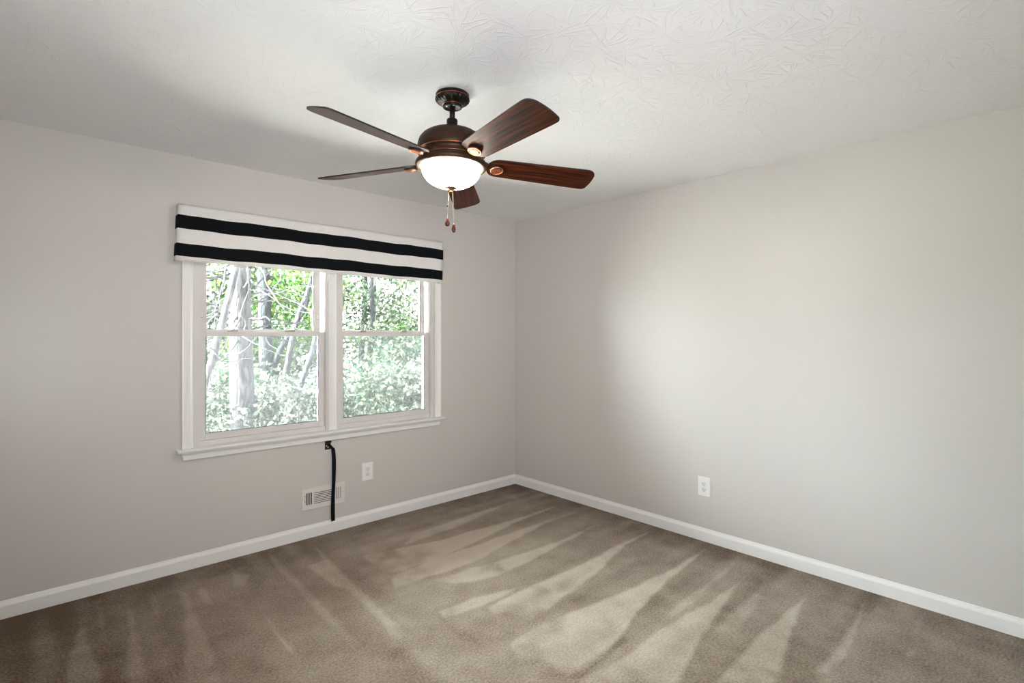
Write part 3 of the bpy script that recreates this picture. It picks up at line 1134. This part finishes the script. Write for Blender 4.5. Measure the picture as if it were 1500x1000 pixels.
b.lathe([(0.0738, -0.0155), (0.0746, -0.0170), (0.0738, -0.0185), (0.0728, -0.0170)], 64, closed=True)
b.lathe([(0.0428, -0.0470), (0.0436, -0.0482), (0.0428, -0.0494), (0.0418, -0.0482)], 64, closed=True)
b.build('copper_edging', COPPER, canopy)
for k in range(2):
    a = R(-133 + (18 if k else -62))
    s = MB()
    s.lathe([(0, -0.0625), (0.004, -0.062), (0.0045, -0.059), (0, -0.058)], 12, Matrix.Translation((0.027 * math.cos(a), 0.027 * math.sin(a), 0.003)))
    s.build('canopy_screw', SCREW, canopy)

b = MB()
b.lathe([(0, -0.045), (0.0118, -0.045), (0.0118, -0.122), (0, -0.122)], 24)
b.build('downrod', BRONZE_DARK, fan, TILT)
b = MB()
b.lathe([(0.0119, -0.110), (0.0225, -0.111), (0.0240, -0.114), (0.0240, -0.119), (0.0235, -0.140), (0.0262, -0.152), (0.0275, -0.163), (0.010, -0.163)], 32)
b.build('rod_coupling', BRONZE_DARK, fan, TILT)
b = MB()
b.lathe([(0.0, -0.160), (0.030, -0.161), (0.060, -0.165), (0.090, -0.171), (0.113, -0.180), (0.130, -0.192), (0.141, -0.207), (0.147, -0.226), (0.149, -0.245), (0.149, -0.262), (0.146, -0.266), (0.1395, -0.268), (0.137, -0.276), (0.1375, -0.290), (0.140, -0.293), (0.1425, -0.294), (0.1455, -0.2965), (0.1515, -0.303), (0.1530, -0.306), (0.10, -0.306)], 72)
housing = b.build('motor_housing', BRONZE, fan, TILT)
b = MB()
b.lathe([(0.1490, -0.2615), (0.1500, -0.2632), (0.1485, -0.2650), (0.1470, -0.2632)], 72, closed=True)
b.lathe([(0.1405, -0.2905), (0.1415, -0.2920), (0.1405, -0.2935), (0.1390, -0.2920)], 72, closed=True)
b.build('copper_edging', COPPER, housing)
b = MB()
b.lathe([(0.10, -0.3062), (0.1535, -0.3062), (0.1555, -0.310), (0.1555, -0.318), (0.1530, -0.324), (0.1480, -0.328), (0.1340, -0.329), (0.1320, -0.324), (0.1320, -0.312), (0.10, -0.310)], 72)
b.build('light_fitter_ring', BRONZE, fan, TILT)
b = MB()
bp_ = [(0.1300, -0.318), (0.1285, -0.326)]
for k in range(17):
    a = k / 16 * math.pi / 2
    bp_.append((0.1275 * math.cos(a) ** 0.85 if k < 16 else 0.0, -0.332 - 0.079 * math.sin(a)))
b.lathe(bp_, 72)
b.build('light_bowl', BOWL, fan, TILT)
b = MB()
b.lathe([(0, -0.4095), (0.020, -0.4095), (0.0260, -0.4120), (0.0255, -0.4150), (0.017, -0.4180), (0.0085, -0.4195), (0.0065, -0.4260), (0.0080, -0.4300), (0.0060, -0.4340), (0, -0.4355)], 32)
b.build('finial', simple('bronze_finial', (0.20, 0.10, 0.035), 0.4, metal=0.6, noise=0.2), fan, TILT)

# pull chains with beads
RV = Vector((0.7341, -0.6790, 0))
base = TILT @ Vector((0, 0, -0.425))


def pull_chain(dx, zend, kind, zl=None):
    b = MB()
    top = base + RV * dx * 0.6
    end = Vector((base.x + RV.x * dx, base.y + RV.y * dx, zend))
    N_ = 46
    for k in range(N_):
        p_ = top.lerp(end, k / (N_ - 1))
        b.lathe([(0, -0.0012), (0.0010, -0.0005), (0.0010, 0.0005), (0, 0.0012)], 6, Matrix.Translation(p_))
    b.tube([top, end], 0.0004, 6)
    ch = b.build('pull_chain', CHAIN, fan)
    if kind == 0:
        d = MB().lathe([(0, 0.001), (0.0022, 0.0), (0.003, -0.003), (0.0062, -0.012), (0.0100, -0.020), (0.0118, -0.026), (0.0105, -0.032), (0.006, -0.036), (0, -0.0375)], 24, Matrix.Translation(end))
    else:
        d = MB().lathe([(0, 0.001), (0.0022, 0.0), (0.0045, -0.004), (0.0068, -0.012), (0.0086, -0.021), (0.0086, -0.028), (0.006, -0.035), (0.003, -0.038), (0, -0.0385)], 24, Matrix.Translation(end))
    d.build('pull_bead', AMBER, ch)
    if zl is not None:
        MB().lathe([(0, 0.005), (0.0022, 0.004), (0.0026, 0), (0.0022, -0.004), (0, -0.005)], 12, Matrix.Translation((end.x, end.y, zl))).build('chain_connector', BRONZE_DARK, ch)


pull_chain(-0.0155, -0.543, 0, -0.490)
pull_chain(0.0120, -0.569, 1)

# blades
BZ = 2.134 - H
PITCH = R(-15.2)


def blade_frame(rho, s, dz=0.0):
    return Vector((rho, s * math.cos(PITCH) - dz * math.sin(PITCH), BZ + s * math.sin(PITCH) + dz * math.cos(PITCH) - 0.0128 * (rho - 0.4)))


def blade_outline():
    r0, r1 = 0.158, 0.668
    wr, wt = 0.060, 0.0745
    pts = []
    # trailing side out, rounded tip, leading side back, rounded root
    def half(rho):
        t = (rho - r0) / (r1 - r0)
        return wr + (wt - wr) * min(1, t * 1.15)
    ca, cb = 0.022, 0.045

    def tip(s):
        return r1 - 0.012 * (s / wt) ** 2
    side = []
    for k in range(13):
        rho = 0.215 + (0.60 - 0.215) * k / 12
        side.append(rho)
    pos = [(rho, half(rho)) for rho in side]
    # corner s > 0
    c = []
    for k in range(9):
        a = k / 8 * math.pi / 2
        c.append((tip(wt - ca) - ca + ca * math.sin(a), wt - ca + ca * math.cos(a)))
    pos += c
    for k in range(1, 10):
        s = (wt - ca) + (-(wt - cb) - (wt - ca)) * k / 10
        pos.append((tip(s), s))
    for k in range(9):
        a = k / 8 * math.pi / 2
        pos.append((tip(wt - cb) - cb + cb * math.cos(a), -wt + cb - cb * math.sin(a)))
    pos += [(rho, -half(rho)) for rho in side[::-1] if rho < 0.59]
    hw = half(0.215)
    for k in range(1, 20):
        a = math.pi * k / 20
        pos.append((0.215 - 0.057 * math.sin(a) ** 0.9, -hw * math.cos(a)))
    return pos


def make_blade():
    b = MB()
    out = blade_outline()
    th = 0.0055
    ins = []
    cx = 0.41
    T_ = [b.bm.verts.new(blade_frame(r_, s_, th / 2)) for r_, s_ in out]
    B_ = [b.bm.verts.new(blade_frame(r_, s_, -th / 2)) for r_, s_ in out]
    n = len(out)
    b.mi = 1
    fs = [b.bm.faces.new((T_[i], T_[(i + 1) % n], B_[(i + 1) % n], B_[i])) for i in range(n)]
    b._set(fs)
    b.mi = 0
    f1 = b.bm.faces.new(T_)
    f2 = b.bm.faces.new(B_[::-1])
    b._set([f1, f2])
    bmesh.ops.triangulate(b.bm, faces=[f1, f2])
    bl = b.build('blade', [WOOD, BLACK_EDGE], fan)
    # curved arm from the hub to the blade root
    a = MB()
    a.tube([(0.128, 0, -0.286), (0.146, 0, -0.287), (0.158, 0.0, -0.291), (0.168, 0.0, -0.299), (0.176, 0, -0.3035)], [0.009, 0.009, 0.008, 0.007, 0.006], 12)
    lo = blade_frame(0.176, 0, 0.0048)
    a.prism([(0.166, -0.020), (0.200, -0.034), (0.236, -0.030), (0.244, 0.0), (0.236, 0.030), (0.200, 0.034), (0.166, 0.020)], 0.0, 0.004, 2,
            Matrix.Translation((0, 0, BZ + 0.0056)) @ Matrix.Rotation(PITCH, 4, 'X'))
    a.build('blade_arm', BRONZE, bl)
    # round medallion under the blade root: mounting cup, rim and woven centre
    mm = Matrix.Translation(blade_frame(0.204, 0, -th / 2)) @ Matrix.Rotation(PITCH, 4, 'X')
    m_ = MB()
    m_.mi = 0
    m_.lathe([(0, 0.0), (0.0300, 0.0), (0.0300, -0.0085), (0.0285, -0.0100), (0, -0.0100)], 36, mm)
    m_.mi = 1
    m_.lathe([(0.0240, -0.0098), (0.0252, -0.0122), (0.0278, -0.0122), (0.0288, -0.0098)], 36, mm)
    for k in range(-3, 4):
        for q in range(-3, 4):
            if math.hypot(k, q) * 0.0074 < 0.0205:
                hx, hy = (0.0019, 0.0033) if (k + q) % 2 else (0.0033, 0.0019)
                m_.box(k * 0.0074 - hx, k * 0.0074 + hx, q * 0.0074 - hy, q * 0.0074 + hy, -0.0125, -0.0098, mm)
    m_.build('blade_medallion', [BLACK_METAL, COPPER], bl)
    return bl


BLACK_EDGE = simple('black_blade_edge', (0.008, 0.007, 0.007), 0.4, noise=0.1)
blade = make_blade()
A0 = -98.1
for k in range(5):
    bl = blade if k == 0 else copy_tree(blade, fan)
    bl.matrix_local = TILT @ Matrix.Rotation(R(A0 + 72 * k), 4, 'Z')

# ------------------------------------------------------------------ outdoors
GZ = -0.55
LEAF_GREEN = leaf_material('sunlit_leaves', (0.0029, 0.0117, 0.0019), (0.0109, 0.0328, 0.0033), (0.0474, 0.0584, 0.0128))
LEAF_MINT = leaf_material('cool_leaves', (0.0031, 0.0078, 0.0041), (0.0117, 0.0211, 0.0101), (0.0585, 0.0624, 0.0374))
LEAF_GREY = leaf_material('grey_green_leaves', (0.0044, 0.0066, 0.0044), (0.0146, 0.0183, 0.0121), (0.0548, 0.0566, 0.0474), 0.25)
PALE_BARK = bark_material('pale_bark', (0.0022, 0.0021, 0.0022), (0.0083, 0.0077, 0.0083))
GREY_BARK = bark_material('grey_bark', (0.002, 0.0022, 0.0024), (0.010, 0.011, 0.011))
SOIL = simple('leaf_litter', (0.66, 0.63, 0.56), 0.95, noise=0.4, nscale=6)

g = MB()
N_ = 24
gv = [[g.bm.verts.new((-30 + 80 * i / N_, 0.16 + 60 * j / N_, GZ + 0.05 * math.sin(1.7 * i + 2.3 * j) + (0.06 * max(0, j - 3)))) for i in range(N_ + 1)] for j in range(N_ + 1)]
g._set([g.bm.faces.new((gv[j][i], gv[j][i + 1], gv[j + 1][i + 1], gv[j + 1][i])) for j in range(N_) for i in range(N_)], True)
structure(g.build('ground', SOIL), 'sunny woodland ground outside the window', 'ground')


def leaf_mesh(name, clumps, n, size, seed, mat):
    """clumps: (centre, radii, weight); leaves as small folded blades"""
    rng = np.random.default_rng(seed)
    wts = np.array([c[2] for c in clumps], float)
    cnt = np.maximum(1, (wts / wts.sum() * n).astype(int))
    cs = []
    for (c, rad, _), k in zip(clumps, cnt):
        d = rng.normal(size=(k, 3))
        d /= np.linalg.norm(d, axis=1, keepdims=True)
        rr = rng.random((k, 1)) ** 0.45
        cs.append(np.array(c) + d * rr * np.array(rad))
    P = np.concatenate(cs)
    m = len(P)
    ax = rng.normal(size=(m, 3))
    ax[:, 2] -= 0.4
    ax /= np.linalg.norm(ax, axis=1, keepdims=True)
    t = rng.normal(size=(m, 3))
    w = np.cross(ax, t)
    w /= np.linalg.norm(w, axis=1, keepdims=True)
    nrm = np.cross(ax, w)
    s = size * (0.6 + 0.8 * rng.random((m, 1)))
    V = np.stack([P, P + ax * s * 0.45 + w * s * 0.27 + nrm * s * 0.07, P + ax * s, P + ax * s * 0.45 - w * s * 0.27 + nrm * s * 0.07], 1).reshape(-1, 3)
    F = np.arange(4 * m).reshape(m, 4)
    me = bpy.data.meshes.new(name)
    me.vertices.add(4 * m)
    me.vertices.foreach_set('co', V.ravel())
    me.loops.add(4 * m)
    me.loops.foreach_set('vertex_index', F.ravel().astype(np.int32))
    me.polygons.add(m)
    me.polygons.foreach_set('loop_start', (np.arange(m) * 4).astype(np.int32))
    me.update(calc_edges=True)
    me.materials.append(mat)
    return me


def foliage(name, parent, clumps, n, size, seed, mat):
    o = bpy.data.objects.new(name, leaf_mesh(name, clumps, n, size, seed, mat))
    scene.collection.objects.link(o)
    o.parent = parent
    return o


def limb(b, pts, r0, r1, n=12, sub=5, jit=0.0, seed=1):
    rng = random.Random(seed)
    P = [Vector(p) for p in pts]
    out, rad = [], []
    tot = (len(P) - 1) * sub
    for i in range(len(P) - 1):
        for k in range(sub):
            t = k / sub
            p0, p1, p2, p3 = P[max(i - 1, 0)], P[i], P[i + 1], P[min(i + 2, len(P) - 1)]
            q = 0.5 * ((2 * p1) + (p2 - p0) * t + (2 * p0 - 5 * p1 + 4 * p2 - p3) * t * t + (3 * p1 - p0 - 3 * p2 + p3) * t ** 3)
            out.append(q + Vector((rng.uniform(-jit, jit), rng.uniform(-jit, jit), 0)))
            rad.append(r0 + (r1 - r0) * (i * sub + k) / tot)
    out.append(P[-1])
    rad.append(r1)
    b.tube(out, rad, n)


def bare_branches(b, base, n, seed, length, r, spread=1.0, z0=1.3, z1=3.4):
    rng = random.Random(seed)
    for k in range(n):
        z = rng.uniform(z0, z1)
        a = rng.uniform(0, 2 * math.pi)
        p = Vector((base[0], base[1], z))
        pts = [p]
        L = length * rng.uniform(0.5, 1.1)
        d = Vector((math.cos(a) * spread, math.sin(a) * spread, rng.uniform(-0.4, 0.6)))
        for q in range(4):
            d += Vector((rng.uniform(-.6, .6), rng.uniform(-.6, .6), rng.uniform(-.6, .5)))
            pts.append(pts[-1] + d.normalized() * L / 4)
        limb(b, pts, r * rng.uniform(0.6, 1), r * 0.25, 6, 4, 0.008, seed + k)


# pale trunk close to the window
t1 = empty('pale_trunk_tree', (-1.07, 4.55, GZ))
tag(t1, 'tree with a thick pale grey trunk seen through the left window', 'tree')
b = MB()
limb(b, [(0.0, 0, -0.1), (0.0, 0, 0.5), (-0.03, 0.01, 1.6), (-0.05, 0.02, 3.0), (-0.06, 0.03, 5.5), (0, 0, 8)], 0.19, 0.10, 20, 6, 0.006, 2)
b.build('trunk', PALE_BARK, t1)
b = MB()
bare_branches(b, (-0.05, 0.02), 60, 11, 1.6, 0.018, 1.0, 1.9, 4.0)
b.build('bare_branches', PALE_BARK, t1)
foliage('foliage', t1, [((-0.2, 0.1, 3.4), (0.9, 0.8, 0.6), 0.25), ((0, 0, 6.3), (2.0, 2.0, 1.6), 2.5)], 2600, 0.09, 5, LEAF_GREEN)

# slim leaning tree at the left edge
t0 = empty('leaning_tree', (-1.86, 3.88, GZ))
tag(t0, 'slim pale leaning tree at the far left edge of the left window', 'tree')
b = MB()
limb(b, [(0, 0, -0.1), (0.06, -0.02, 0.9), (0.25, -0.2, 1.9), (0.5, -0.35, 3.2), (0.7, -0.5, 5.0)], 0.06, 0.03, 12, 6, 0.01, 3)
bare_branches(b, (0.25, -0.2), 9, 31, 1.0, 0.012, 1.0, 1.6, 3.2)
b.build('trunk', PALE_BARK, t0)
foliage('foliage', t0, [((0.6, -0.4, 4.6), (1.3, 1.2, 1.0), 1)], 1200, 0.09, 6, LEAF_GREY)

# darker forked tree behind
t2 = empty('forked_tree', (0.0, 6.95, GZ))
tag(t2, 'dark grey forked tree behind and right of the thick pale trunk', 'tree')
b = MB()
limb(b, [(0.02, 0, -0.1), (0.02, 0, 0.9), (-0.02, 0, 1.9), (-0.04, 0.02, 3.1), (-0.1, 0, 5)], 0.14, 0.10, 14, 6, 0.01, 4)
limb(b, [(0.02, 0, 1.15), (0.13, -0.1, 1.45), (0.26, -0.22, 1.8), (0.55, -0.4, 2.4), (0.9, -0.5, 3.4), (1.1, -0.6, 4.4)], 0.06, 0.03, 10, 5, 0.01, 5)
bare_branches(b, (-0.02, 0), 10, 41, 1.3, 0.016, 1.0, 1.6, 3.6)
b.build('trunk', GREY_BARK, t2)
foliage('foliage', t2, [((0.7, 0.3, 2.9), (0.9, 0.8, 1.0), 1.4), ((0.9, 0.2, 1.6), (0.6, 0.6, 0.6), 0.6), ((-0.5, 0.6, 3.2), (0.7, 0.7, 0.7), 0.6), ((0, 0, 5.2), (1.6, 1.6, 1.0), 2)], 5200, 0.10, 7, LEAF_GREEN)

# thin slanting saplings
t3 = empty('slanting_sapling', (-0.29, 5.17, GZ))
tag(t3, 'thin slanting sapling near the right side of the lower left pane', 'tree')
b = MB()
limb(b, [(0, 0, -0.1), (0.18, -0.16, 1.0), (0.34, -0.32, 1.7), (0.40, -0.37, 2.2), (0.46, -0.4, 3.6)], 0.05, 0.028, 10, 5, 0.008, 8)
b.build('trunk', GREY_BARK, t3)
foliage('foliage', t3, [((0.5, -0.3, 3.7), (0.8, 0.8, 0.5), 1)], 700, 0.09, 8, LEAF_MINT)
t4 = empty('curving_tree', (-0.1, 6.35, GZ))
tag(t4, 'thin grey curving tree among leaves in the upper left pane', 'tree')
b = MB()
limb(b, [(0, 0, -0.1), (0.15, -0.15, 1.0), (0.32, -0.3, 2.1), (0.53, -0.48, 2.9), (0.58, -0.54, 3.4), (0.7, -0.6, 4.6)], 0.06, 0.03, 10, 5, 0.01, 9)
bare_branches(b, (0.4, -0.38), 8, 51, 0.9, 0.014, 1.0, 2.2, 3.4)
b.build('trunk', GREY_BARK, t4)
foliage('foliage', t4, [((0.6, -0.4, 3.2), (0.7, 0.6, 0.7), 1), ((0.7, -0.5, 4.8), (1.1, 1.1, 0.7), 1)], 1500, 0.085, 9, LEAF_GREEN)

# leafy trees filling the view
def make_leafy(name, seed, mat, n, size):
    root = empty(name)
    rng = random.Random(seed)
    b = MB()
    limb(b, [(0, 0, -0.1), (0.05, 0.03, 1.2), (-0.04, 0, 2.6), (0.03, 0.05, 4.6)], 0.10, 0.04, 10, 5, 0.01, seed)
    bare_branches(b, (0, 0), 14, seed, 1.5, 0.018, 1.0, 0.8, 4.0)
    b.build('trunk', GREY_BARK, root)
    cl = []
    for k in range(15):
        a = rng.uniform(0, 6.28)
        q = rng.uniform(0.3, 1.25)
        cl.append(((q * math.cos(a), q * math.sin(a), rng.uniform(0.7, 4.8)), (rng.uniform(.45, .8), rng.uniform(.45, .8), rng.uniform(.35, .6)), rng.uniform(.6, 1.2)))
    foliage('foliage', root, cl, n, size, seed, mat)
    return root


protos = [make_leafy('leafy_tree', 21, LEAF_GREEN, 4600, 0.105), make_leafy('leafy_tree', 22, LEAF_MINT, 4600, 0.11), make_leafy('leafy_tree', 23, LEAF_GREY, 4200, 0.12)]
spots = [  # kind, x, y, turn, scale, label
    (0, 1.45, 8.6, 10, 1.0, 'bright green leafy tree right of the forked tree'),
    (0, 0.30, 9.4, 80, 1.0, 'bright green leafy tree directly behind the forked tree'),
    (2, -0.75, 8.4, 30, 1.0, 'grey green leafy tree behind the thick pale trunk'),
    (1, 2.55, 7.6, 60, 0.95, 'cool green leafy tree in the left half of the right window'),
    (0, 3.05, 9.0, 140, 1.1, 'bright green leafy tree in the middle of the right window'),
    (1, 4.10, 8.0, 200, 1.0, 'cool green leafy tree at the right edge of the right window'),
    (2, -2.40, 8.2, 220, 1.0, 'grey green leafy tree past the left edge of the left window'),
    (1, 5.60, 9.2, 300, 1.1, 'cool green leafy tree past the right edge of the right window'),
    (2, 1.9, 11.2, 300, 1.2, 'grey green leafy tree far behind, just left of the window mullion'),
    (1, 0.5, 12.0, 30, 1.2, 'cool green leafy tree far behind the forked tree'),
    (1, 4.6, 11.4, 100, 1.2, 'cool green leafy tree far back in the right window'),
    (2, -1.0, 11.6, 160, 1.2, 'grey green leafy tree far behind the pale trunk'),
]
used = set()
for kind, x, y, rz, sc_, lab in spots:
    o = protos[kind] if kind not in used else copy_tree(protos[kind])
    used.add(kind)
    o.location = (x, y, GZ)
    o.rotation_euler = (0, 0, R(rz))
    o.scale = (sc_, sc_, sc_)
    tag(o, lab, 'tree', 'leafy trees in the woodland')

# shrubs under the window view
def make_shrub(seed, mat, n, size):
    root = empty('woodland_shrub')
    b = MB()
    rng = random.Random(seed)
    for k in range(7):
        a = rng.uniform(0, 6.28)
        limb(b, [(0.03 * math.cos(a), 0.03 * math.sin(a), -0.05), (0.2 * math.cos(a), 0.2 * math.sin(a), 0.5), (0.5 * math.cos(a), 0.5 * math.sin(a), 1.0)], 0.016, 0.006, 6, 4, 0.01, seed + k)
    b.build('stems', GREY_BARK, root)
    cl = []
    for k in range(12):
        a = rng.uniform(0, 6.28)
        q = rng.uniform(0.1, 0.7)
        cl.append(((q * math.cos(a), q * math.sin(a), rng.uniform(0.3, 1.15)), (0.36, 0.36, 0.26), 1))
    foliage('foliage', root, cl, n, size, seed, mat)
    return root


sp = [make_shrub(61, LEAF_GREY, 2600, 0.085), make_shrub(62, LEAF_MINT, 2600, 0.08)]
sspots = [
    (0, -1.75, 4.9, 0, 1.0, 'pale shrub left of the thick pale trunk'),
    (0, -0.35, 4.4, 50, 0.95, 'pale shrub right beside the thick pale trunk'),
    (1, -0.75, 5.7, 20, 1.15, 'cool green shrub behind the thick pale trunk'),
    (0, 0.45, 5.3, 90, 1.0, 'pale shrub under the slanting sapling'),
    (1, 1.15, 5.0, 140, 1.1, 'cool green shrub at the lower left of the right window'),
    (0, 1.75, 4.9, 200, 1.1, 'pale shrub low in the middle of the right window'),
    (1, 2.15, 5.9, 170, 1.4, 'tall cool green shrub in the middle of the right window'),
    (0, 2.35, 5.2, 260, 1.2, 'pale shrub at the lower right of the right window'),
    (1, 2.95, 6.3, 300, 1.4, 'tall cool green shrub at the right of the right window'),
    (0, -2.8, 5.2, 120, 1.1, 'pale shrub past the left edge of the left window'),
    (0, 0.95, 6.6, 40, 1.3, 'pale shrub farther back, right of the forked tree'),
]
used = set()
for kind, x, y, rz, sc_, lab in sspots:
    o = sp[kind] if kind not in used else copy_tree(sp[kind])
    used.add(kind)
    o.location = (x, y, GZ)
    o.rotation_euler = (0, 0, R(rz))
    o.scale = (sc_, sc_, sc_)
    tag(o, lab, 'shrub', 'shrubs below the trees')
